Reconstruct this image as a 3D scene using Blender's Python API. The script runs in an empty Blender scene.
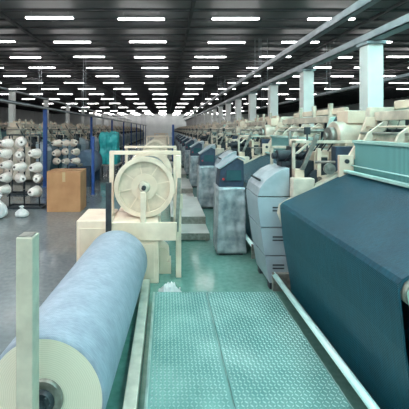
import bpy, math, random
from mathutils import Vector, Matrix
random.seed(7)
SC=bpy.context.scene
COL=SC.collection
SC.view_settings.view_transform='Standard'
SC.view_settings.exposure=0.14

# ------------------------------------------------------------ materials
def mat(name,c1,c2=None,rough=0.5,metal=0.0,scale=8.0,bump=0.0,emit=None,es=0.0,stretch=None,detail=4,spec=None):
    m=bpy.data.materials.new(name); m.use_nodes=True
    nt=m.node_tree; b=nt.nodes['Principled BSDF']
    b.inputs['Roughness'].default_value=rough; b.inputs['Metallic'].default_value=metal
    if spec is not None: b.inputs['Specular IOR Level'].default_value=spec
    c2=c2 or tuple(x*0.8 for x in c1)
    tc=nt.nodes.new('ShaderNodeTexCoord'); mp=nt.nodes.new('ShaderNodeMapping')
    if stretch: mp.inputs['Scale'].default_value=stretch
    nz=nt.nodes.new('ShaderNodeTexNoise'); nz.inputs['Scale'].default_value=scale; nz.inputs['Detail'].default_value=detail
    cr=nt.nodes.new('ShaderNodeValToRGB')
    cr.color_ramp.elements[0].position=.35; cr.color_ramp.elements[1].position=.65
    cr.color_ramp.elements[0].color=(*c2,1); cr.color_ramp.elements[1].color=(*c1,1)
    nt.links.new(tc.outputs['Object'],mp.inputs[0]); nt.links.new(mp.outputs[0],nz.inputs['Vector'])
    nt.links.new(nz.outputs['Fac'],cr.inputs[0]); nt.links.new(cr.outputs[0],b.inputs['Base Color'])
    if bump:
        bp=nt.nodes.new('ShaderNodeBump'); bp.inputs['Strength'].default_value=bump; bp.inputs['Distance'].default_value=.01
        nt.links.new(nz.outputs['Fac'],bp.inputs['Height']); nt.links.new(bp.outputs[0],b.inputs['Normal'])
    if emit:
        b.inputs['Emission Color'].default_value=(*emit,1); b.inputs['Emission Strength'].default_value=es
    return m

CREAM=mat('cream_paint',(.88,.74,.60),(.72,.58,.46),.42,scale=5)
TAN=mat('tan_panel_paint',(.78,.65,.52),(.68,.56,.44),.5,scale=5)
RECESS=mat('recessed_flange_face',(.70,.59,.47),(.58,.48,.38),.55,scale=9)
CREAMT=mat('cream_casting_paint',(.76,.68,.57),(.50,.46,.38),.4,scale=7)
CREAMN=mat('cream_paint_teal_cast',(.48,.72,.67),(.34,.56,.53),.4,scale=5)  # cream paint with the teal light cast mixed into its colour
GREYH=mat('grey_hood_paint',(.36,.45,.51),(.29,.38,.44),.30,scale=4)
SILVER=mat('silver_sheet',(.46,.54,.59),(.37,.45,.50),.30,.2,scale=9,bump=.1)
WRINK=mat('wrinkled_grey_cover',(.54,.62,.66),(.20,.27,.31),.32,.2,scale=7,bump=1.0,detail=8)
DARK=mat('dark_steel',(.03,.045,.055),(.015,.02,.03),.5,scale=10)
NAVY=mat('navy_parts',(.04,.07,.12),(.02,.04,.07),.5,scale=10)
CHROME=mat('chrome_tube_painted_shine',(.72,1.0,1.0),(.62,.98,.97),.28,.1,scale=3)  # low metal, pale cyan colour stands in for the tube's bright reflections
STEEL=mat('worn_steel',(.35,.36,.33),(.22,.22,.2),.4,.6,scale=20)
WHITEP=mat('white_column_paint',(.93,.91,.89),(.84,.83,.81),.5,scale=3)
TRAY=mat('tray_metal',(.46,.50,.53),(.34,.38,.41),.4,.3,scale=4)
BLUEP=mat('blue_post_paint',(.03,.10,.36),(.02,.07,.26),.45,scale=6)
CARD=mat('cardboard',(.52,.28,.14),(.42,.21,.10),.85,scale=3)
TAPE=mat('packing_tape',(.55,.40,.22),(.5,.36,.2),.3,scale=3)
YARNW=mat('white_yarn',(.92,.87,.83),(.78,.73,.69),.9,scale=40,bump=.3)
YARNP=mat('cream_yarn',(.86,.75,.67),(.73,.62,.54),.9,scale=40,bump=.3)
CORE=mat('cone_core',(.12,.10,.10),(.06,.05,.05),.6)
PLAST=mat('white_plastic_bag',(.78,.80,.80),(.58,.62,.64),.35,scale=9,bump=.6)
TARP=mat('teal_tarpaulin',(.05,.55,.56),(.02,.34,.38),.4,scale=5,bump=1.0)
WARPY=mat('warp_yarn',(.42,.42,.40),(.30,.30,.30),.8,scale=6,stretch=(1,60,1))
WARPB=mat('blue_grey_yarn',(.14,.21,.30),(.09,.14,.21),.8,scale=6,stretch=(1,60,1))
WALLM=mat('wall_plaster',(.80,.81,.80),(.72,.73,.72),.8,scale=1)
TUBE=mat('fluorescent_tube_near',(1,1,1),(1,1,1),.5,emit=(1.0,.99,.97),es=80)
TUBEM=mat('fluorescent_tube',(1,1,1),(1,1,1),.5,emit=(1.0,.98,.97),es=20)
TUBEF=mat('fluorescent_tube_distant',(1,1,1),(1,1,1),.5,emit=(1.0,.98,.98),es=16)
TUBEW=mat('fluorescent_tube_wall_boost',(1,1,1),(1,1,1),.5,emit=(1.0,.99,.98),es=34)  # raised strength, added to brighten the far wall
TUBECAST=mat('fluorescent_tube_teal_cast',(1,1,1),(1,1,1),.5,emit=(.50,1.0,.98),es=100)  # made-up cyan tint on unseen tubes, throws a teal cast over the right
HOUS=mat('lamp_housing',(.3,.3,.3),(.25,.25,.25),.5)
POSTM=mat('post_paint',(.62,.58,.48),(.46,.43,.36),.5,scale=9,bump=.2)
RAILM=mat('rail_paint',(.62,.60,.52),(.44,.44,.38),.5,scale=9)
FRAMEM=mat('platform_edge_paint',(.34,.50,.47),(.20,.33,.31),.4,.3,scale=9)
PLATE=mat('tread_plate',(.24,.46,.44),(.13,.32,.31),.26,.35,scale=3,detail=10)  # teal of the light cast is put into plate and lug colours
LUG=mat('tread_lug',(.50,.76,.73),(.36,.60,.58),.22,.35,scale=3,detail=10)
PLATC=mat('pale_platform',(.60,.62,.60),(.46,.48,.46),.4,scale=3)
SCREEN=mat('console_screen',(.04,.12,.14),(.03,.10,.12),.2)
RED=mat('red_button',(.6,.03,.03),(.5,.02,.02),.4)

def cloth_mat(name,c1,c2,sc,rough=.8,mottle=4,sheen=0,bs=.25,colmix=0):
    m=mat(name,c1,c2,rough,scale=mottle,detail=8)
    nt=m.node_tree;b=nt.nodes['Principled BSDF']
    tc=nt.nodes['Texture Coordinate']
    wv=nt.nodes.new('ShaderNodeTexWave'); wv.bands_direction='DIAGONAL'; wv.inputs['Scale'].default_value=sc
    wv.inputs['Distortion'].default_value=.4
    nt.links.new(tc.outputs['Object'],wv.inputs['Vector'])
    bp=nt.nodes.new('ShaderNodeBump'); bp.inputs['Strength'].default_value=bs; bp.inputs['Distance'].default_value=.003
    nt.links.new(wv.outputs['Fac'],bp.inputs['Height']); nt.links.new(bp.outputs[0],b.inputs['Normal'])
    b.inputs['Sheen Weight'].default_value=sheen
    if colmix:
        n2=nt.nodes.new('ShaderNodeTexNoise'); n2.inputs['Scale'].default_value=30; n2.inputs['Detail'].default_value=6
        mp=nt.nodes.new('ShaderNodeMapping'); mp.inputs['Scale'].default_value=(1,6,.3)
        nt.links.new(tc.outputs['Object'],mp.inputs[0]); nt.links.new(mp.outputs[0],n2.inputs['Vector'])
        mr=nt.nodes.new('ShaderNodeMapRange'); mr.inputs[1].default_value=.3; mr.inputs[2].default_value=.7; mr.inputs[3].default_value=1-colmix; mr.inputs[4].default_value=1+colmix
        nt.links.new(n2.outputs['Fac'],mr.inputs[0])
        vm=nt.nodes.new('ShaderNodeVectorMath'); vm.operation='SCALE'
        src=b.inputs['Base Color'].links[0].from_socket
        nt.links.new(src,vm.inputs[0]); nt.links.new(mr.outputs[0],vm.inputs['Scale']); nt.links.new(vm.outputs[0],b.inputs['Base Color'])
    return m
DENIM=cloth_mat('dark_denim',(.005,.058,.094),(.003,.040,.070),60,rough=.36,bs=.5,colmix=.45,sheen=.10)
DENIM.node_tree.nodes['Principled BSDF'].inputs['Sheen Tint'].default_value=(.05,.6,.7,1)
ROLLC=cloth_mat('pale_blue_cloth',(.32,.385,.47),(.26,.32,.40),60,mottle=9,sheen=.1,colmix=.14)

def ring_mat():
    m=bpy.data.materials.new('rolled_layers'); m.use_nodes=True
    nt=m.node_tree;b=nt.nodes['Principled BSDF']; b.inputs['Roughness'].default_value=.8
    tc=nt.nodes.new('ShaderNodeTexCoord'); wv=nt.nodes.new('ShaderNodeTexWave')
    wv.wave_type='RINGS'; wv.rings_direction='Y'; wv.inputs['Scale'].default_value=31; wv.inputs['Distortion'].default_value=3
    wv.inputs['Detail'].default_value=3
    cr=nt.nodes.new('ShaderNodeValToRGB'); cr.color_ramp.elements[0].color=(.70,.68,.55,1); cr.color_ramp.elements[1].color=(.80,.77,.64,1)
    nt.links.new(tc.outputs['Object'],wv.inputs['Vector']); nt.links.new(wv.outputs['Fac'],cr.inputs[0]); nt.links.new(cr.outputs[0],b.inputs['Base Color'])
    return m
LAYERS=ring_mat()

def stripe_mat(name,ca,cb,scale,axis='Y',rough=.4):
    m=bpy.data.materials.new(name); m.use_nodes=True
    nt=m.node_tree;b=nt.nodes['Principled BSDF']; b.inputs['Roughness'].default_value=rough
    tc=nt.nodes.new('ShaderNodeTexCoord'); wv=nt.nodes.new('ShaderNodeTexWave'); wv.bands_direction=axis; wv.inputs['Scale'].default_value=scale
    cr=nt.nodes.new('ShaderNodeValToRGB'); cr.color_ramp.elements[0].color=(*ca,1); cr.color_ramp.elements[1].color=(*cb,1)
    nt.links.new(tc.outputs['Object'],wv.inputs['Vector']); nt.links.new(wv.outputs['Fac'],cr.inputs[0]); nt.links.new(cr.outputs[0],b.inputs['Base Color'])
    return m
REED=stripe_mat('reed_wires',(.02,.12,.13),(.26,.62,.62),22,'Y')
THREAD=stripe_mat('warp_threads',(.03,.10,.12),(.14,.36,.38),24,'Y')

def floor_mat():
    m=bpy.data.materials.new('factory_floor'); m.use_nodes=True
    nt=m.node_tree;b=nt.nodes['Principled BSDF']
    tc=nt.nodes.new('ShaderNodeTexCoord')
    n1=nt.nodes.new('ShaderNodeTexNoise'); n1.inputs['Scale'].default_value=1.1; n1.inputs['Detail'].default_value=6
    n2=nt.nodes.new('ShaderNodeTexNoise'); n2.inputs['Scale'].default_value=18; n2.inputs['Detail'].default_value=6
    sx=nt.nodes.new('ShaderNodeSeparateXYZ')
    for n in (n1,n2,sx): nt.links.new(tc.outputs['Object'],n.inputs[0])
    mr=nt.nodes.new('ShaderNodeMapRange'); mr.inputs[1].default_value=-.9; mr.inputs[2].default_value=-.3
    nt.links.new(sx.outputs[0],mr.inputs[0])
    g1=nt.nodes.new('ShaderNodeValToRGB'); g1.color_ramp.elements[0].position=.3; g1.color_ramp.elements[1].position=.7
    g1.color_ramp.elements[0].color=(.13,.152,.165,1); g1.color_ramp.elements[1].color=(.24,.272,.29,1)
    g2=nt.nodes.new('ShaderNodeValToRGB'); g2.color_ramp.elements[0].position=.3; g2.color_ramp.elements[1].position=.7
    g2.color_ramp.elements[0].color=(.09,.235,.205,1); g2.color_ramp.elements[1].color=(.19,.39,.345,1)
    mixn=nt.nodes.new('ShaderNodeMath'); mixn.operation='MULTIPLY_ADD'; mixn.inputs[1].default_value=.5
    h=nt.nodes.new('ShaderNodeMath'); h.operation='MULTIPLY'; h.inputs[1].default_value=.5
    nt.links.new(n2.outputs['Fac'],h.inputs[0]); nt.links.new(n1.outputs['Fac'],mixn.inputs[0]); nt.links.new(h.outputs[0],mixn.inputs[2])
    nt.links.new(mixn.outputs[0],g1.inputs[0]); nt.links.new(mixn.outputs[0],g2.inputs[0])
    mx=nt.nodes.new('ShaderNodeMix'); mx.data_type='RGBA'
    nt.links.new(mr.outputs[0],mx.inputs[0]); nt.links.new(g1.outputs[0],mx.inputs[6]); nt.links.new(g2.outputs[0],mx.inputs[7])
    nt.links.new(mx.outputs[2],b.inputs['Base Color'])
    rr=nt.nodes.new('ShaderNodeMapRange'); rr.inputs[3].default_value=.06; rr.inputs[4].default_value=.20
    nt.links.new(n1.outputs['Fac'],rr.inputs[0]); nt.links.new(rr.outputs[0],b.inputs['Roughness'])
    b.inputs['Specular IOR Level'].default_value=1.0
    return m
FLOORM=floor_mat()
CEILM=mat('ceiling_dark',(.22,.215,.22),(.17,.165,.17),.6,scale=.7)
BEAMM=mat('ceiling_joist_dark',(.075,.075,.08),(.055,.055,.06),.6,scale=2)

# ------------------------------------------------------------ mesh builder
class M:
    def __init__(s): s.v=[];s.f=[];s.s=[];s.m=[]
    def add(s,vs,fs,sm=None,mi=0):
        o=len(s.v); s.v+= [tuple(v) for v in vs]
        for i,f in enumerate(fs):
            s.f.append(tuple(o+k for k in f)); s.s.append(bool(sm[i]) if sm else False); s.m.append(mi)
        return s
    def box(s,x0,x1,y0,y1,z0,z1,mi=0):
        vs=[(x0,y0,z0),(x1,y0,z0),(x1,y1,z0),(x0,y1,z0),(x0,y0,z1),(x1,y0,z1),(x1,y1,z1),(x0,y1,z1)]
        return s.add(vs,[(0,3,2,1),(4,5,6,7),(0,1,5,4),(1,2,6,5),(2,3,7,6),(3,0,4,7)],None,mi)
    def prism(s,prof,y0,y1,mi=0,smooth=False):
        n=len(prof); vs=[(x,y0,z) for x,z in prof]+[(x,y1,z) for x,z in prof]
        fs=[tuple(range(n)),tuple(reversed(range(n,2*n)))]; sm=[0,0]
        for i in range(n):
            j=(i+1)%n; fs.append((i,i+n,j+n,j)); sm.append(smooth)
        return s.add(vs,fs,sm,mi)
    def cyl(s,p0,p1,r,seg=20,r2=None,mi=0):
        return s.lathe(p0,p1,[(0,r),(1,r if r2 is None else r2)],seg,mi)
    def lathe(s,p0,p1,prof,seg=24,mi=0):
        p0=Vector(p0);p1=Vector(p1);d=p1-p0;L=d.length;d.normalize()
        a=Vector((0,0,1)) if abs(d.z)<.9 else Vector((1,0,0))
        u=d.cross(a).normalized();w=d.cross(u)
        vs=[];fs=[];sm=[]
        for t,r in prof:
            for k in range(seg):
                an=2*math.pi*k/seg
                vs.append(p0+d*L*t+u*r*math.cos(an)+w*r*math.sin(an))
        for i in range(len(prof)-1):
            for k in range(seg):
                k2=(k+1)%seg
                fs.append((i*seg+k,i*seg+k2,(i+1)*seg+k2,(i+1)*seg+k))
                sm.append(abs(prof[i+1][0]-prof[i][0])*L>1e-4)
        fs.append(tuple(reversed(range(seg)))); sm.append(0)
        b=(len(prof)-1)*seg; fs.append(tuple(range(b,b+seg))); sm.append(0)
        return s.add(vs,fs,sm,mi)
    def merge(s,o,mi,off=(0,0,0)):
        k=len(s.v); s.v+=[(v[0]+off[0],v[1]+off[1],v[2]+off[2]) for v in o.v]
        s.f+=[tuple(k+i for i in f) for f in o.f]; s.s+=o.s; s.m+=[mi+x for x in o.m]
        return s
    def mesh(s,name,mats):
        me=bpy.data.meshes.new(name); me.from_pydata(s.v,[],s.f)
        me.polygons.foreach_set('use_smooth',s.s); me.polygons.foreach_set('material_index',s.m)
        for x in mats: me.materials.append(x)
        me.update()
        import bmesh
        bm=bmesh.new(); bm.from_mesh(me); bmesh.ops.recalc_face_normals(bm,faces=bm.faces); bm.to_mesh(me); bm.free()
        return me

def add_obj(name,me,parent=None,loc=(0,0,0),bevel=0):
    o=bpy.data.objects.new(name,me); COL.objects.link(o); o.location=loc
    if parent: o.parent=parent
    if bevel:
        b=o.modifiers.new('bevel','BEVEL'); b.width=bevel; b.segments=2; b.limit_method='ANGLE'; b.angle_limit=math.radians(40)
    return o
def root(name,loc,label,cat,group=None):
    e=bpy.data.objects.new(name,None); e.empty_display_size=.1; COL.objects.link(e); e.location=loc
    tag(e,label,cat,group); return e
def tag(o,label,cat,group=None):
    o['label']=label;o['category']=cat
    if group:o['group']=group
def part(name,m,mt,parent,bevel=0,label=None,loc=(0,0,0)):
    mts=mt if isinstance(mt,list) else [mt]
    o=add_obj(name,m.mesh(name,mts),parent,loc,bevel)
    if label:o['label']=label
    return o
def copy_tree(r,loc,rotz=0,skip=()):
    n=r.copy(); COL.objects.link(n); n.location=loc; n.rotation_euler=(0,0,rotz)
    def rec(src,dst):
        for c in src.children:
            if c.name.split('.')[0] in skip: continue
            cc=c.copy(); COL.objects.link(cc); cc.parent=dst; rec(c,cc)
    rec(r,n); return n
def structure(name,m,mt):
    o=part(name,m,mt,None); o['kind']='structure'; return o

# ------------------------------------------------------------ room
XL,XR,YB,YF,ZC=-24,24,-5,70,4.95
structure('floor',M().box(XL,XR,YB,YF,-.2,0),FLOORM)
c=M().box(XL,XR,YB,YF,ZC,ZC+.2)
y=YB+.3
while y<YF-.3:
    c.box(XL,XR,y,y+.10,ZC-.06,ZC,1); y+=.8
for x in (-9.9,-4.6,.7,6,11.3,16.6):
    c.box(x-.04,x+.04,YB,YF,ZC-.09,ZC,1)
structure('ceiling',c,[CEILM,BEAMM])
structure('wall_far',M().box(XL,XR,YF,YF+.2,0,ZC),WALLM)
structure('wall_left',M().box(XL-.2,XL,YB,YF,0,ZC),WALLM)
structure('wall_right',M().box(XR,XR+.2,YB,YF,0,ZC),WALLM)
structure('wall_back',M().box(XL,XR,YB-.2,YB,0,ZC),WALLM)

# ------------------------------------------------------------ ceiling lights
h=M(); h.box(-.66,.66,-.034,.034,.034,.08)
h.box(-.66,-.64,-.034,.034,0,.034); h.box(.64,.66,-.034,.034,0,.034)
h.cyl((-.5,0,.08),(-.5,0,.26),.008,8); h.cyl((.5,0,.08),(.5,0,.26),.008,8)
t=M().box(-.63,.63,-.040,.040,.002,.030)
tn=M().box(-.63,.63,-.055,.055,.0,.036)
meH=h.mesh('lamp_housing',[HOUS]); meT=tn.mesh('lamp_tube',[TUBE]); meTM=t.mesh('lamp_tube',[TUBEM]); meTT=tn.mesh('lamp_tube',[TUBECAST])
meF=M().merge(h,0).merge(t,1).mesh('ceiling_light',[HOUS,TUBEF])
meW=M().merge(h,0).merge(t,1).mesh('ceiling_light',[HOUS,TUBEW])
cand=[]
rows=[-3.0+2.4*i for i in range(9)]+[18.8,21.6,24.8,28.6,33.2,39,46,55,62.5,66.4,68.8]  # last rows packed closer to throw extra light on the far wall
xs=[-.65+2.65*i for i in range(-8,10)]
for ri,Y in enumerate(rows):
    for X in xs:
        if Y<7.5 and abs(X)>7: continue
        if Y>28 and abs(X)>14: continue
        if Y>0:
            px=166+330*X/Y
            if (px<-30 or px>440) and Y>8: continue
        cand.append((Y,X))
cand.sort()
LZ=4.69
for Y,X in cand[:300]:
    lab="fluorescent batten light hanging under dark factory ceiling"
    jx=random.uniform(-.15,.15); jy=random.uniform(-.08,.08)
    if Y<14:
        r=root('ceiling_light',(X+jx,Y+jy,LZ),lab,'ceiling light','fluorescent ceiling lights')
        add_obj('lamp_housing',meH,r)
        add_obj('lamp_tube',(meTT if X>1 else meT) if Y<6 else meTM,r)  # near tubes on the right get the added cyan emission
    else:
        o=add_obj('ceiling_light',meW if Y>62 else meF,None,(X+jx,Y+jy,LZ)); tag(o,lab,'ceiling light','fluorescent ceiling lights')
rest=cand[300:]
if rest:
    b=M()
    for Y,X in rest: b.merge(h,0,(X,Y,LZ)); b.merge(t,1,(X,Y,LZ))
    o=add_obj('ceiling_light',b.mesh('ceiling_light',[HOUS,TUBEF])); tag(o,'distant rows of fluorescent lights under dark ceiling','ceiling light','fluorescent ceiling lights'); o['kind']='stuff'

# ------------------------------------------------------------ loom
def loom_parts():
    P=[]
    def p(n,m,mt,bev=0,lab=None): P.append((n,m,mt,bev,lab))
    L=-1.68
    prof=[(.12,0),(1.35,0),(1.35,1.25),(1.28,1.92),(.92,1.92),(.86,1.62),(.74,1.40),(.60,1.26),(.02,.93),(.0,.84),(.12,.5)]
    p('side_frame',M().prism(prof,.01,.10),CREAMT,.008,'tall cream cast side frame')
    p('side_frame',M().prism([(.14,0),(1.35,0),(1.35,1.25),(1.25,1.85),(.95,1.85),(.80,1.45),(.62,1.24),(.06,.95),(.03,.90),(.10,.5)],L-.08,L-.01),CREAMN,.008,'cast side frame with teal light in its colour')
    cl=[(.66,1.26),(.36,1.118),(.06,.985),(.02,.962),(.0,.935),(.0,.90),(.03,.60),(.10,.18),(.115,.03),
        (.125,.03),(.11,.18),(.04,.60),(.01,.90),(.03,.945),(.07,.975),(.36,1.10),(.66,1.245)]
    p('cloth_sheet',M().prism(list(reversed(cl)),L,0,0,False),DENIM,0,'thin dark blue denim sheet folded over the breast beam')
    p('breast_beam',M().cyl((.085,L-.01,.885),(.085,.01,.885),.06,20),STEEL)
    p('cloth_roll',M().cyl((.46,L,.34),(.46,0,.34),.24,28).cyl((.46,L-.05,.34),(.46,.05,.34),.04,12),DENIM)
    p('guide_tube',M().cyl((-.035,L-.05,.215),(-.035,.07,.215),.026,18),CHROME,0,'long steel guide tube with its shine in the colour')
    p('press_roller',M().cyl((.06,L-.03,.09),(.06,.05,.09),.03,16),DARK,0,'dark roller under the cloth')
    p('tube_bracket',M().box(-.06,.14,.03,.07,.06,.24),STEEL,.004)
    p('tube_bracket',M().box(-.06,.14,L-.06,L-.03,.06,.24),STEEL,.004)
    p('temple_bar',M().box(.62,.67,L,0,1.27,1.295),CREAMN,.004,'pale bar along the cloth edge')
    p('reed',M().box(.74,.765,L,0,1.25,1.56),REED,0,'wide comb-like teal wire reed')
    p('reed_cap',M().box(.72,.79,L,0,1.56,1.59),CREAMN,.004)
    p('lay_rod',M().cyl((.70,L,1.34),(.70,0,1.34),.006,10),CHROME)
    p('lay_rod',M().cyl((.81,L,1.66),(.81,0,1.66),.014,10),STEEL)
    p('lay_rod',M().cyl((.86,L,1.72),(.86,0,1.72),.010,10),CREAM)
    for k in range(4):
        y=L+.22+k*.42
        p('reed_bracket',M().prism([(.72,1.58),(.80,1.58),(1.0,1.76),(.92,1.78),(.76,1.66)],y,y+.03),CREAMT,.004,'cream bracket above the reed')
    for k in range(12):
        y=L+.08+k*.14
        p('hook_wire',M().cyl((.90,y,1.62),(.97,y,1.82),.005,6),STEEL)
    p('end_plate',M().box(.58,.72,-.03,.01,1.20,1.44),CREAM,.004,'cream end plate')
    p('end_plate',M().prism([(.66,1.40),(.84,1.40),(.96,1.62),(.96,1.82),(.86,1.82),(.78,1.60)],-.02,.01),CREAM,.004,'cream end plate')
    p('end_bolt',M().cyl((.65,-.045,1.38),(.65,-.03,1.38),.022,10),DARK)
    p('end_bolt',M().cyl((.90,-.035,1.68),(.90,-.02,1.68),.022,10),DARK)
    p('end_wheel',M().lathe((.50,-.02,1.30),(.50,.03,1.30),[(0,.02),(.3,.02),(.3,.055),(1,.055)],18),STEEL)
    for i in range(6):
        hf=M();x=.84+i*.05
        hf.box(x,x+.015,L+.03,-.03,1.58,1.66); hf.box(x,x+.015,L+.03,-.03,.95,.99)
        hf.box(x,x+.015,L+.03,L+.06,.95,1.66); hf.box(x,x+.015,-.06,-.03,.95,1.66)
        p('heald_frame',hf,CREAMT if i%3==0 else NAVY,0,'narrow heald frame')
    p('heald_wires',M().box(.88,1.1,L+.08,-.08,1.0,1.58),THREAD)
    for k in range(6):
        y=L+.14+k*.28
        p('jack_lever',M().box(.84,1.12,y,y+.02,1.66,1.70).box(.96,.99,y,y+.02,1.62,1.78),DARK,.002,'dark jack lever')
    p('top_beam',M().box(.94,1.08,L,0,1.78,1.87),CREAMT,.008)
    p('top_beam',M().box(1.14,1.20,L,0,1.90,1.98),CREAM,.006)
    for k in range(3):
        y=L+.3+k*.5
        p('beam_post',M().box(1.10,1.15,y,y+.05,1.84,2.05),CREAMT,.004,'short cream post on top beam')
    p('warp_sheet',M().prism([(.78,1.22),(1.66,1.34),(1.66,1.36),(.78,1.25)],L+.02,-.02),WARPY)
    p('back_roller',M().cyl((1.68,L,1.30),(1.68,0,1.30),.05,16),STEEL)
    p('warp_beam',M().cyl((1.72,L+.02,.62),(1.72,-.02,.62),.34,28),WARPY)
    p('beam_flange',M().cyl((1.72,L-.01,.62),(1.72,L+.02,.62),.44,32),CREAM)
    p('beam_flange',M().cyl((1.72,-.02,.62),(1.72,.01,.62),.44,32),CREAM)
    p('beam_shaft',M().cyl((1.72,L-.1,.62),(1.72,.1,.62),.06,16),STEEL)
    p('base_beam',M().box(.5,1.3,L,0,0,.08),DARK)
    front=[(-.05,.08),(-.09,.30),(-.125,.52),(-.155,.74),(-.175,.92),(-.175,1.0),(-.15,1.08),(-.09,1.16),(-.0,1.23),(.08,1.27),(.15,1.29)]
    def fx(z):
        for (a,b),(c,d) in zip(front,front[1:]):
            if b<=z<=d and d>b: return a+(c-a)*(z-b)/(d-b)
        return front[0][0]
    p('drive_hood',M().prism([(x+.012,z-.004) for x,z in front[::-1]]+[(-.04,.08),(.15,.08)],.19,.65),DARK,0,'dark inner drive casing')
    bands=[(.08,.36),(.37,.66),(.67,.98)]
    for i,(z0,z1) in enumerate(bands):
        zs=[z0]+[z for _,z in front if z0<z<z1]+[z1]
        pr=[(fx(z),z) for z in zs]
        p('curved_cover',M().prism([(.16,z0),(.16,z1)]+pr[::-1],.17,.67),GREYH,.004,'smooth grey blue cover panel')
        for q in range(2):
            p('vent_slot',M().box(-.02,.10,.162,.168,(z0+z1)/2+.01+.035*q,(z0+z1)/2+.022+.035*q),DARK)
    top=[(fx(.99),.99)]+[q for q in front if q[1]>.99]
    p('top_cover',M().prism([(.16,.99),(.16,1.29)]+[(x,z) for x,z in top[::-1]],.17,.67),SILVER,.006,'pale sloped top cover')
    p('cover_handle',M().cyl((-.13,.25,1.15),(-.13,.58,1.15),.012,8),DARK)
    p('hood_foot',M().box(-.04,.15,.2,.28,0,.08),DARK)
    p('hood_foot',M().box(-.04,.15,.58,.66,0,.08),DARK)
    p('gear_case',M().box(.36,1.25,.16,.58,.1,1.12),CREAMT,.012,'cream gearbox casing')
    p('end_post',M().box(.20,.30,.13,.22,0,1.28).box(.17,.36,.13,.20,.55,.63).box(.17,.36,.13,.20,1.0,1.08),CREAM,.006,'beige upright end frame')
    p('gear_cover',M().prism([(.36,.55),(.78,.50),(.86,1.02),(.72,1.26),(.46,1.22),(.34,.95)],.10,.16),CREAMT,.01,'cream angular gear cover')
    p('hand_wheel',M().lathe((.56,.03,.86),(.56,.10,.86),[(0,.04),(.3,.04),(.3,.13),(1,.13)],28),STEEL)
    p('gear_wheel',M().lathe((.44,.10,1.18),(.44,.15,1.18),[(0,.03),(.2,.03),(.2,.10),(1,.10)],24),DARK)
    p('belt_guard',M().box(.14,.36,.02,.12,1.0,1.20),CREAMT,.01,'cream belt guard')
    p('drive_motor',M().cyl((.10,.40,1.40),(.28,.40,1.40),.065,20).box(.12,.24,.30,.46,1.29,1.34).cyl((.05,.40,1.40),(.10,.40,1.40),.035,16),DARK,.004,'dark drive motor')
    p('tie_rod',M().cyl((.40,.10,1.36),(1.3,.10,1.36),.014,8),STEEL)
    p('tie_rod',M().cyl((.40,.62,1.36),(1.3,.62,1.36),.014,8),STEEL)
    for k in range(3):
        p('bracket_post',M().box(.42+.3*k,.46+.3*k,.10,.14,1.12,1.50-.04*k),CREAM,.004)
    p('arm_frame',M().box(.18,.21,.14,.17,1.28,1.58).box(.18,.80,.14,.17,1.55,1.58).prism([(.21,1.44),(.24,1.44),(.36,1.55),(.33,1.55)],.14,.17),CREAMT,.004,'cream overhead arm frame')
    p('arm_frame',M().box(.10,.13,.60,.63,1.28,1.50).box(.10,.80,.60,.63,1.47,1.50),CREAMT,.004,'cream overhead arm frame')
    for k in range(6):
        p('cable',M().cyl((.26+.07*k,.16,1.55),(.14+.10*k,.34,1.30+.03*k),.008,6),DARK)
    p('dark_housing',M().box(.22,.44,.22,.58,1.14,1.36).box(.28,.42,.48,.62,1.36,1.50),DARK,.006,'dark drive housing')
    p('dark_housing',M().box(.60,.80,.08,.18,1.24,1.52),NAVY,.006,'dark blue housing')
    p('dark_housing',M().box(.84,1.16,.10,.20,1.16,1.44).cyl((1.0,.10,1.52),(1.0,.2,1.52),.08,18),DARK,.006,'dark take-up head')
    p('link_arm',M().prism([(.28,1.22),(.34,1.20),(.62,1.48),(.58,1.52)],.60,.64),STEEL,.003,'slanted link arm')
    p('link_arm',M().prism([(.24,1.28),(.28,1.28),(.44,1.64),(.40,1.65)],.08,.11),STEEL,.003,'slanted link arm')
    p('selector_box',M().box(.44,.60,.22,.50,1.12,1.46).box(.46,.58,.205,.22,1.16,1.42),CREAM,.01,'cream selector box')
    p('selector_face',M().box(.47,.57,.195,.205,1.18,1.40),DARK)
    d=M(); d.box(.66,1.2,.18,.58,1.12,1.46); d.cyl((.72,.38,1.62),(1.16,.38,1.62),.165,26); d.box(.78,1.08,.2,.56,1.44,1.56)
    p('dobby_unit',d,CREAMT,.01,'cream rounded dobby drive')
    p('dobby_cap',M().cyl((.66,.38,1.62),(.72,.38,1.62),.10,20).cyl((.63,.38,1.62),(.66,.38,1.62),.04,12),STEEL)
    p('dobby_box',M().box(.82,1.06,.26,.5,1.76,1.90),CREAM,.008)
    p('hose',M().cyl((.62,.5,1.46),(.86,.5,1.88),.02,8),DARK)
    p('signal_arm',M().cyl((.40,.3,1.25),(.40,.3,1.66),.010,8).box(.37,.43,.28,.32,1.64,1.72),DARK,.004)
    for k in range(2):
        p('yarn_feeder',M().cyl((.30,.52,1.40+.14*k),(.46,.42,1.40+.14*k),.045,16),CREAM if k else DARK)
    p('feeder_stand',M().cyl((.38,.50,1.2),(.38,.50,1.62),.012,8),STEEL)
    p('pipe_run',M().cyl((.34,.64,.2),(.34,.64,1.68),.014,10).cyl((.34,.64,1.68),(1.2,.64,1.68),.014,10),STEEL)
    return P
LP=loom_parts()
LG='weaving looms in rows'
loom0=root('weaving_loom',(1.14,3.3,0),'cream weaving loom with dark blue denim cloth','weaving loom',LG)
for n,m,mt,bev,lab in LP: part(n,m,mt,loom0,bev,lab)
PITCH=2.6
sk=[('signal_arm','hook_wire'),('drive_motor','hand_wheel','hook_wire'),('dobby_box','hose','hook_wire','arm_frame'),('yarn_feeder','signal_arm','hook_wire')]
for i in range(1,5):
    n=copy_tree(loom0,(1.14,3.3+PITCH*i,0),0,sk[i-1]); n['label']='weaving loom with sloped grey cover beside the aisle'
allm=[];big=M();idx={}
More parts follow.
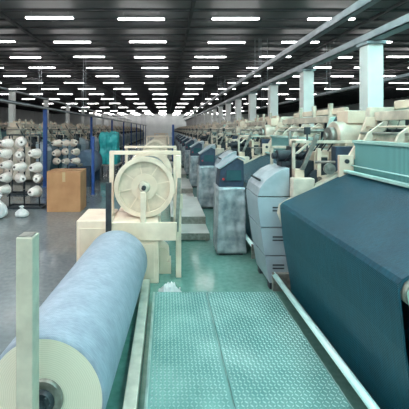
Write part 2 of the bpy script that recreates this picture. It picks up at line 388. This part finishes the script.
for n,m,mt,bev,lab in LP:
    if n=='hook_wire': continue
    if mt.name not in idx: idx[mt.name]=len(allm); allm.append(mt)
    big.merge(m,idx[mt.name])
meL=big.mesh('weaving_loom',allm)
def far_loom(x,y,rz=0,lab='distant weaving loom in a long row'):
    o=add_obj('weaving_loom',meL,None,(x,y,0)); o.rotation_euler[2]=rz; tag(o,lab,'weaving loom',LG)
for i in range(5,22): far_loom(1.14,3.3+PITCH*i)
for i in range(1,20): far_loom(6.4,5.2+PITCH*i)
for i in range(4,18): far_loom(11.5,5.2+PITCH*i)
for i in range(3,22): far_loom(-3.95,3.3+PITCH*i,math.pi)
for i in range(3,20): far_loom(-8.6,3.3+PITCH*i)
for i in range(6,20): far_loom(-12,3.3+PITCH*i,math.pi)

# ------------------------------------------------------------ control cabinets
def cabinet(loc):
    import bmesh
    from mathutils import noise
    r=root('control_cabinet',loc,'grey control cabinet under wrinkled cover with dark console','control cabinet','control cabinets along the aisle')
    bm=bmesh.new(); bmesh.ops.create_cube(bm,size=1)
    bmesh.ops.subdivide_edges(bm,edges=bm.edges,cuts=18,use_grid_fill=True)
    for v in bm.verts:
        x,y,z=v.co
        tp=1-.08*(z+.5)
        v.co=Vector((.20+x*.38*tp,.21+y*.40*tp,.03+(z+.5)*.88))
        n=noise.noise(Vector((v.co.x*9,v.co.y*9,v.co.z*2.5)))*.018+(.5-abs(noise.noise(v.co*11)))*.016
        v.co+=Vector((n if x>0 else -n,-n,n*.3))
    for f in bm.faces:f.smooth=True
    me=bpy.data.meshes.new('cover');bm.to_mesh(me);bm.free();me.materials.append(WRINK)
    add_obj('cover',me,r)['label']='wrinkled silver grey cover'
    part('plinth',M().box(.04,.36,.04,.38,0,.05),DARK,r)
    part('console',M().prism([(.04,.90),(.38,.90),(.38,1.26),(.30,1.30),(.06,1.14)],.07,.38),NAVY,r,.008,'dark sloped console head')
    part('console_hood',M().prism([(.05,1.155),(.30,1.315),(.39,1.275),(.39,1.295),(.30,1.335),(.03,1.165)],.05,.40),GREYH,r,.003,'grey angled console hood')
    part('screen',M().box(.14,.34,.055,.069,1.0,1.14),SCREEN,r,0,'small dark screen')
    part('button',M().cyl((.1,.05,1.02),(.1,.07,1.02),.015,10),RED,r)
    return r
cab=cabinet((.68,4.42,0))
for i in range(1,9): copy_tree(cab,(.68,4.42+PITCH*i,0))

# ------------------------------------------------------------ columns + trays
def column(loc):
    r=root('duct_column',loc,'white square column standing behind the looms','column','white columns behind the looms')
    part('shaft',M().box(-.13,.13,-.13,.13,.12,3.10),WHITEP,r,.02)
    part('base_collar',M().box(-.2,.2,-.2,.2,0,.12),TRAY,r,.01)
    part('head_plate',M().box(-.16,.16,-.16,.16,3.10,3.15),TRAY,r,.005)
    return r
c0=column((3.45,5.55,0))
for i in range(1,20): copy_tree(c0,(3.45,5.55+2.55*i,0))
def tray(x,z,y0,y1,w,hh,label,mt=TRAY):
    r=root('cable_tray',(x,0,0),label,'cable tray')
    m=M().box(-w,w,y0,y1,z,z+.02).box(-w,-w+.015,y0,y1,z,z+hh).box(w-.015,w,y0,y1,z,z+hh)
    part('channel',m,mt,r)
    hg=M()
    hg.cyl((-w-.012,0,z),(-w-.012,0,ZC-.06),.01,6); hg.cyl((w+.012,0,z),(w+.012,0,ZC-.06),.01,6); hg.box(-w-.02,w+.02,-.015,.015,z-.02,z)
    hm=hg.mesh('hanger',[mt]); yy=y0+2
    while yy<y1-1:
        add_obj('hanger',hm,r,(0,yy,0)); yy+=8.4
    part('cable',M().cyl((-w*.4,y0,z+.05),(-w*.4,y1,z+.05),.025,8),DARK,r)
    part('cable',M().cyl((w*.3,y0,z+.05),(w*.3,y1,z+.05),.025,8),DARK,r)
tray(3.45,3.17,1.2,60,.10,.13,'grey metal cable tray running above the white columns')
tray(3.2,3.65,1.2,60,.06,.15,'upper grey cable tray hung from dark ceiling')
tray(6.1,3.0,2,60,.05,.10,'thin grey cable tray above the second loom row')
tray(-3.55,2.28,4,60,.04,.05,'thin grey rail above blue posts')
tray(-6.25,3.22,6,60,.05,.07,'thin grey rail above distant looms')
def bpost(loc,mt=BLUEP,h=2.28,lab='blue painted steel post supporting a rail',w=.05):
    r=root('steel_post',loc,lab,'post','painted steel posts')
    part('shaft',M().box(-w,w,-w,w,.02,h),mt,r,.006)
    part('foot_plate',M().box(-w*1.3,w*1.3,-w*1.3,w*1.3,0,.02),mt,r)
    return r
b0=bpost((-3.55,9.7,0))
for i in range(1,9): copy_tree(b0,(-3.55,9.7+6*i,0))
b1=bpost((-6.25,13.4,0),WHITEP,3.2,'white painted post among distant looms',.10)
for i in range(1,13): copy_tree(b1,(-6.25,13.4+3.8*i,0))
b2=bpost((.32,14.90,0),BLUEP,1.9,'dark blue post beside the aisle',.05)
b3=bpost((-1.9,8.6,0),BLUEP,1.5,'short blue post at machine end',.035)

# ------------------------------------------------------------ tread platform
def treadplate(name,x0,x1,y0,y1,z,parent):
    m=M().box(x0,x1,y0,y1,z-.012,z)
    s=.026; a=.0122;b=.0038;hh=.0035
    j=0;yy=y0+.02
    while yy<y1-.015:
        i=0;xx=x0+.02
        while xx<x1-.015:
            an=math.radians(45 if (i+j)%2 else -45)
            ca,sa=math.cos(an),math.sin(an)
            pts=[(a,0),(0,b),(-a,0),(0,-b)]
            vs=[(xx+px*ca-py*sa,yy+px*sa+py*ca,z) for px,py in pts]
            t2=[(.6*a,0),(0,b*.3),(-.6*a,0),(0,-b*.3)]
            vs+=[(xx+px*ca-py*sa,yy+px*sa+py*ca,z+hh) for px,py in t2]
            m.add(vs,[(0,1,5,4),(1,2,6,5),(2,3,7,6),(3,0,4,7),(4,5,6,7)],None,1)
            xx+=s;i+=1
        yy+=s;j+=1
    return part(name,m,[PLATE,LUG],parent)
r=root('tread_platform',(0,0,0),'worn diamond tread plate walkway with teal light in its colour beside the loom','platform')
treadplate('tread_panel',-.105,.387,.9,3.20,.12,r)
treadplate('tread_panel',.393,1.055,.9,3.20,.12,r)
part('platform_frame',M().box(-.125,-.105,.9,3.20,0,.122).box(1.055,1.062,.9,3.20,0,.12).box(-.1,1.055,3.17,3.20,0,.107).box(-.1,1.055,.9,.93,0,.107).box(.36,.42,.93,3.17,0,.107),FRAMEM,r,.003,'painted steel edge frame')

def step(loc,w,d,hh):
    r=root('weaver_platform',loc,'pale stepped metal platform beside the looms in aisle','platform','pale stepped platforms in the aisle')
    part('lower_deck',M().box(0,w,0,.5,hh*.5-.02,hh*.5),PLATC,r,.004)
    part('deck',M().box(0,w,.5,d,hh-.03,hh),PLATC,r,.004)
    part('deck_edge',M().box(0,w,.495,.5,hh*.5,hh),STEEL,r)
    part('deck_edge',M().box(0,w,-.006,0,.02,hh*.5),STEEL,r)
    for x in (.02,w-.06):
        part('leg',M().box(x,x+.04,.03,.07,0,hh*.5-.02),STEEL,r)
        part('leg',M().box(x,x+.04,d-.07,d-.03,0,hh-.03),STEEL,r)
    part('deck_rail',M().box(0,.03,0.5,d,hh-.08,hh-.03),CREAM,r,.003)
    return r
s0=step((.08,5.0,0),.58,2.1,.24)
for i in range(1,6): copy_tree(s0,(.08,5.0+PITCH*i,0))

# ------------------------------------------------------------ warp beam + stand
def stand(loc):
    r=root('beam_stand',loc,'cream steel cabinet stand holding a warp beam','machine stand','cream beam stands')
    part('gear_box',M().box(-.68,-.30,-.15,.40,.0,.70),CREAM,r,.015,'cream gear cabinet')
    part('cabinet_door',M().box(-.64,-.34,-.165,-.152,.08,.62),TAN,r,.004)
    part('main_cabinet',M().box(-.30,.22,-.12,.35,.0,.68),CREAM,r,.01,'solid cream cabinet under the beam')
    part('cabinet_door',M().box(-.26,-.06,-.135,-.122,.06,.44),TAN,r,.004)
    part('cabinet_door',M().box(-.03,.17,-.135,-.122,.06,.44),TAN,r,.004)
    part('cross_beam',M().box(-.30,.42,-.15,-.12,.48,.68),CREAM,r,.008)
    part('leg',M().box(.13,.22,1.5,1.6,0,.5),CREAM,r,.006)
    part('leg',M().box(-.40,-.32,1.5,1.6,0,.5),CREAM,r,.006)
    part('side_rail',M().box(.13,.22,.35,1.5,.40,.50).box(-.4,-.32,.40,1.5,.40,.50).box(-.32,.13,1.5,1.6,.40,.50),CREAM,r,.006)
    part('upright',M().box(.415,.475,.02,.08,0,1.40),CREAM,r,.006)
    part('upright',M().box(-.36,-.31,.09,.14,.70,1.40),CREAM,r,.006)
    part('upright',M().box(.415,.465,1.4,1.45,0,1.40),CREAM,r,.006)
    part('upright',M().box(-.35,-.31,1.5,1.55,.50,1.40),CREAM,r,.006)
    part('top_bar',M().box(-.36,.475,.09,.14,1.40,1.445),CREAM,r,.006)
    part('top_bar',M().box(-.35,.465,1.4,1.45,1.40,1.435),CREAM,r,.006)
    part('switch_box',M().box(.40,.49,-.02,.02,.80,.96),TAN,r,.004,'small tan switch box')
    part('tension_arm',M().prism([(.40,.55),(.44,.55),(.47,1.15),(.43,1.15)],-.06,-.03),STEEL,r,.002)
    part('side_motor',M().cyl((.24,.10,.22),(.24,.34,.22),.10,20).box(.22,.36,.12,.32,0,.14),TAN,r,.004,'tan electric motor')
    part('brake_lever',M().box(-.35,-.29,-.20,-.17,.35,1.12),DARK,r,.004,'dark upright lever')
    part('bearing_bracket',M().box(.02,.08,-.15,-.12,.68,1.01),CREAM,r,.006)
    part('bearing_bracket',M().box(-.02,.12,1.5,1.56,.5,1.06),CREAM,r,.01)
    return r
def beam(loc):
    r=root('warp_beam',loc,'warp beam with solid cream rimmed round flange','warp beam','warp beams on stands')
    R=.345
    part('flange_plate',M().cyl((0,.01,0),(0,.03,0),R-.02,56),RECESS,r,0,'recessed tan flange face')
    part('flange_plate',M().cyl((0,1.35,0),(0,1.38,0),R,48),CREAM,r)
    def ring(m,ro,ri,ya,yb):
        seg=56;vs=[];fs=[];sm=[]
        for (rr,yy) in ((ro,ya),(ro,yb),(ri,yb),(ri,ya)):
            for k in range(seg):
                a=2*math.pi*k/seg; vs.append((rr*math.cos(a),yy,rr*math.sin(a)))
        for q in range(4):
            for k in range(seg):
                k2=(k+1)%seg;q2=(q+1)%4
                fs.append((q*seg+k,q*seg+k2,q2*seg+k2,q2*seg+k)); sm.append(q in(0,2))
        m.add(vs,fs,sm)
    for ro,ri,ya,yb in ((R,R-.05,-.035,.045),(.15,.06,-.012,.01)):
        m=M(); ring(m,ro,ri,ya,yb)
        part('flange_rim',m,CREAM if ro>.2 else TAN,r,0,'raised cream ring')
    for k in range(8):
        a=2*math.pi*k/8+.2
        mm=M(); c_,s_=math.cos(a),math.sin(a);w=.006;vs=[]
        for rr in (.14,R-.045):
            for yy in (.0,.01):
                for q in(-1,1): vs.append((rr*c_-q*w*s_,yy,rr*s_+q*w*c_))
        mm.add(vs,[(0,1,3,2),(4,6,7,5),(0,4,5,1),(2,3,7,6),(0,2,6,4),(1,5,7,3)])
        part('flange_rib',mm,TAN,r)
    part('hub',M().lathe((0,-.06,0),(0,.01,0),[(0,.045),(.3,.06),(1,.075)],28),CREAMT,r,0,'cast hub')
    part('yarn',M().cyl((0,.03,0),(0,1.35,0),.25,36),WARPY,r)
    part('shaft',M().cyl((0,-.11,0),(0,1.58,0),.026,16),DARK,r)
    return r
st=stand((-.30,3.75,0)); bm_=beam((-.25,3.80,1.035))
for i in range(2,9):
    sk2=('top_bar','upright','switch_box') if i%3 else ()
    copy_tree(st,(-.36,3.75+2.7*i,0),0,sk2); copy_tree(bm_,(-.31,3.80+2.7*i,1.035))

# ------------------------------------------------------------ cloth roll on trolley
A=Vector((-.605,1.65,.358));B=Vector((-.505,3.42,.340))
r=root('fabric_roll',tuple(A),'large roll of pale blue grey fabric on metal core','fabric roll')
D=B-A
m=M()
prof=[(0,.075),(0,.290),(.004,.302),(.012,.306),(.30,.309),(.6,.311),(.988,.315),(.996,.311),(1,.300),(1,.075)]
m.lathe((0,0,0),tuple(D),prof,72)
fab=m.mesh('fabric',[ROLLC,LAYERS])
ax=D.normalized()
for pgn in fab.polygons:
    if abs(pgn.normal.dot(ax))>.9: pgn.material_index=1
add_obj('fabric',fab,r)
cm=M(); cm.lathe(tuple(-ax*.025),tuple(ax*(D.length+.02)),[(0,.068),(0,.095),(.02,.095),(.98,.088),(1,.06)],32)
part('core_tube',cm,STEEL,r)
g=M()
g.lathe(tuple(-ax*.05),tuple(-ax*.024),[(0,.052),(1,.060)],24)
for k in range(6):
    a=k*math.pi/3; g.cyl((.042*math.cos(a),-.062,.042*math.sin(a)),(.042*math.cos(a),-.04,.042*math.sin(a)),.008,8)
g.cyl(tuple(-ax*.10),tuple(-ax*.04),.024,16)
part('core_chuck',g,DARK,r,.002,'dark worn steel chuck at the core')
part('shaft_end',M().cyl(tuple(ax*(D.length+.015)),tuple(ax*(D.length+.09)),.026,16),STEEL,r)
r=root('roll_trolley',(-.6,1.5,0),'low painted steel trolley with upright post carrying fabric roll','trolley')
part('side_rail',M().box(.35,.43,-.1,2.02,0,.10),RAILM,r,.006,'cream floor rail')
part('side_rail',M().box(-.42,-.34,-.1,2.02,0,.10),RAILM,r,.006)
part('cross_bar',M().box(-.34,.35,-.02,.06,.0,.03),RAILM,r,.004)
part('cross_bar',M().box(-.34,.35,1.95,2.02,0,.06),RAILM,r,.004)
part('upright_post',M().box(-.070,.006,-.03,.05,.03,1.215),POSTM,r,.005,'tall square cream upright post')
part('post_cap',M().box(-.063,-.001,-.023,.043,1.215,1.219),STEEL,r)
part('bearing_post',M().box(.06,.13,1.955,2.015,.06,.36),RAILM,r,.006)

# ------------------------------------------------------------ cardboard box
r=root('cardboard_box',(-2.44,6.75,0),'brown cardboard box with closed taped flaps','cardboard box')
part('carton',M().box(0,.69,0,.5,0,.82),CARD,r,.008)
part('flap',M().box(-.002,.692,-.004,.245,.822,.83),CARD,r,.002)
part('flap',M().box(-.002,.692,.255,.504,.822,.834),CARD,r,.002)
part('tape',M().box(.0,.69,.225,.275,.835,.837),TAPE,r)
part('tape',M().box(.32,.38,-.006,-.003,.62,.82),TAPE,r)

# ------------------------------------------------------------ yarn racks
def rack(loc,cols,rows_,dx,dz,z0,label,yarn,R,grp,lab,skip=()):
    r=root('yarn_rack',loc,label,'yarn rack')
    W=dx*(cols-1)
    yy=M().lathe((0,.10,0),(0,-.14,0.02),[(0,R*.85),(.08,R),(.9,R*.62),(1,R*.52)],28).mesh('yarn',[yarn])
    cc=M().lathe((0,.11,0),(0,-.17,.025),[(0,.036),(.99,.022),(1,.022)],14).mesh('cone_tube',[CORE])
    for k in range(cols):
        part('post',M().cyl((k*dx,.14,.03),(k*dx,.14,z0+dz*(rows_-1)+.15),.015,10),DARK,r)
        for j in range(rows_):
            ox,oz=random.uniform(-.03,.03),random.uniform(-.03,.03)
            part('peg',M().cyl((k*dx,.14,z0+dz*j+oz),(k*dx+ox,-.05,z0+dz*j+oz),.010,8),STEEL,r)
            if (k,j) in skip: continue
            q=root('yarn_cone',(loc[0]+k*dx+ox,loc[1]-.05,z0+dz*j+oz),lab,'yarn cone',grp)
            q.rotation_euler=(random.uniform(-.05,.15),0,random.choice((-1,1))*random.uniform(.1,.7))
            s=random.uniform(.80,1.0); q.scale=(s,1,s)
            add_obj('yarn',yy,q); add_obj('cone_tube',cc,q)
    part('base',M().box(-.1,W+.1,.05,.09,0,.04).box(-.1,W+.1,.38,.42,0,.04).box(-.1,-.05,.09,.38,0,.04).box(W+.05,W+.1,.09,.38,0,.04).box(-.05,W+.05,.12,.16,.0,.04),DARK,r,.004,'dark rack base')
    part('top_rail',M().cyl((-.05,.14,z0+dz*(rows_-1)+.15),(W+.05,.14,z0+dz*(rows_-1)+.15),.015,10),DARK,r)
rack((-3.36,6.95,0),3,5,.32,.255,.40,'dark steel rack with pegs holding white yarn cones',YARNW,.125,'white yarn cones on the rack','white yarn cone pushed on a rack peg',((2,4),(1,0)))
rack((-2.98,9.0,0),3,3,.25,.25,.80,'dark steel rack with pegs holding cream yarn cones',YARNP,.11,'cream yarn cones on the rear rack','cream yarn cone on a rack peg',())
rack((-3.98,8.4,0),2,4,.30,.26,.62,'dark steel rack with pegs holding pale yarn cones',YARNP,.115,'pale yarn cones on the side rack','pale yarn cone on a rack peg',((0,1),))

def bag(name,loc,R,H,mt,label,cat,seed):
    # tied plastic sack: full belly, gathered neck, flared top
    prof=[(0,.30),(.02,.80),(.12,1.0),(.30,1.02),(.48,.88),(.62,.62),(.72,.34),(.78,.16),(.82,.15),(.90,.30),(1.0,.42)]
    seg=40;vs=[];fs=[]
    rnd=random.Random(seed); ph=[rnd.uniform(0,6.28) for _ in range(4)]
    for t,r_ in prof:
        for k in range(seg):
            a=2*math.pi*k/seg
            fold=1+.10*math.sin(5*a+ph[0])*(t**.5)+.06*math.sin(9*a+ph[1]+3*t)+.08*math.sin(2*a+ph[2]+2*t)
            vs.append((R*r_*fold*math.cos(a)+.12*R*t*math.sin(ph[3]),R*r_*fold*math.sin(a),H*t*(1+.04*math.sin(3*a+ph[2])*(t>.05))))
    for i in range(len(prof)-1):
        for k in range(seg):
            k2=(k+1)%seg; fs.append((i*seg+k,i*seg+k2,(i+1)*seg+k2,(i+1)*seg+k))
    fs.append(tuple(reversed(range(seg))))
    m=M(); m.add(vs,fs,[1]*(len(fs)-1)+[0])
    o=add_obj(name,m.mesh(name,[mt]),None,loc); o.modifiers.new('smooth','SUBSURF').render_levels=1
    tag(o,label,cat); return o
bag('plastic_sack',(-3.25,6.30,0),.20,.44,PLAST,'white plastic sack tied at neck by yarn rack','sack',1)
bag('plastic_sack',(-2.80,6.42,0),.13,.20,PLAST,'small white tied bag on floor by yarn rack','sack',3)
# crumpled sheet of wrap beside the stand
import bmesh
from mathutils import noise
def sheet(name,loc,mt,label,cat,seed,sx,sy,sz):
    bm=bmesh.new(); bmesh.ops.create_grid(bm,x_segments=36,y_segments=36,size=1)
    for v in bm.verts:
        x,y=v.co.x,v.co.y; d=min(1,math.hypot(x,y))
        hgt=(1-d**1.6)*.75+.45*abs(noise.noise(Vector((x*2.6,y*2.6,seed))))+.2*abs(noise.noise(Vector((x*6,y*6,seed+3))))
        v.co=Vector((x*sx*(1-.25*hgt)+.02*noise.noise(Vector((y*4,seed,0))),y*sy*(1-.25*hgt),max(.004,hgt*sz)))
    for f in bm.faces:f.smooth=False
    me=bpy.data.meshes.new(name);bm.to_mesh(me);bm.free();me.materials.append(mt)
    o=add_obj(name,me,None,loc); s=o.modifiers.new('thick','SOLIDIFY'); s.thickness=.003; tag(o,label,cat)
sheet('plastic_wrap',(.04,3.38,0),PLAST,'crumpled white plastic wrap beside the cream stand','plastic wrap',5,.12,.10,.15)
def lump(name,loc,sx,sy,sz,mt,label,cat,seed,amp=.18,boxy=0):
    bm=bmesh.new(); bmesh.ops.create_icosphere(bm,subdivisions=5,radius=1)
    for v in bm.verts:
        if boxy:
            mxx=max(abs(v.co.x),abs(v.co.y),abs(v.co.z)); v.co=v.co.lerp(v.co/mxx,boxy)
        n=noise.noise(v.co*2.2+Vector((seed,0,0)))*amp+(.5-abs(noise.noise(Vector((v.co.x*5,v.co.y*5,v.co.z*2))+Vector((0,seed,0)))))*amp*.7
        v.co*=1+n
        v.co.x*=sx;v.co.y*=sy;v.co.z*=sz
        if v.co.z<-sz*.6: v.co.z=-sz*.6
        v.co.z+=sz*.6
    for f in bm.faces:f.smooth=True
    me=bpy.data.meshes.new(name);bm.to_mesh(me);bm.free();me.materials.append(mt)
    o=add_obj(name,me,None,loc); tag(o,label,cat); return o
r=root('goods_cart',(-2.2,12.9,0),'low steel cart carrying teal covered goods','cart')
part('cart_deck',M().box(-.42,.42,-.45,.45,.30,.36),STEEL,r,.005)
for x in (-.36,.36):
    for yy in (-.38,.38): part('cart_leg',M().box(x-.03,x+.03,yy-.03,yy+.03,0,.30),DARK,r)
lump('tarpaulin_cover',(-2.2,12.9,.36),.33,.35,.72,TARP,'bright teal tarpaulin draped over goods on cart','tarpaulin',4,.22,.85)
r=root('warp_roll',(-2.52,10.4,.64),'dark blue grey cloth roll lying on low supports','cloth roll')
part('roll_body',M().cyl((0,-.6,0),(0,.6,0),.40,36),WARPB,r)
part('roll_shaft',M().cyl((0,-.8,0),(0,.8,0),.05,12),STEEL,r)
part('support',M().box(-.3,.3,-.78,-.65,-.64,-.03),NAVY,r,.006)
part('support',M().box(-.3,.3,.65,.78,-.64,-.03),NAVY,r,.006)

# ------------------------------------------------------------ world + camera
w=bpy.data.worlds.new('World'); SC.world=w; w.use_nodes=True
w.node_tree.nodes['Background'].inputs[0].default_value=(.5,.6,.65,1); w.node_tree.nodes['Background'].inputs[1].default_value=.3
cd=bpy.data.cameras.new('camera'); cam=bpy.data.objects.new('camera',cd); COL.objects.link(cam)
cam.location=(0,0,1.7); cam.rotation_euler=(math.pi/2,0,0)
cd.sensor_width=36; cd.lens=330/409*36; cd.shift_x=(204.5-166)/409; cd.shift_y=-(204.5-129)/409
cd.clip_start=.05; cd.clip_end=300
SC.camera=cam
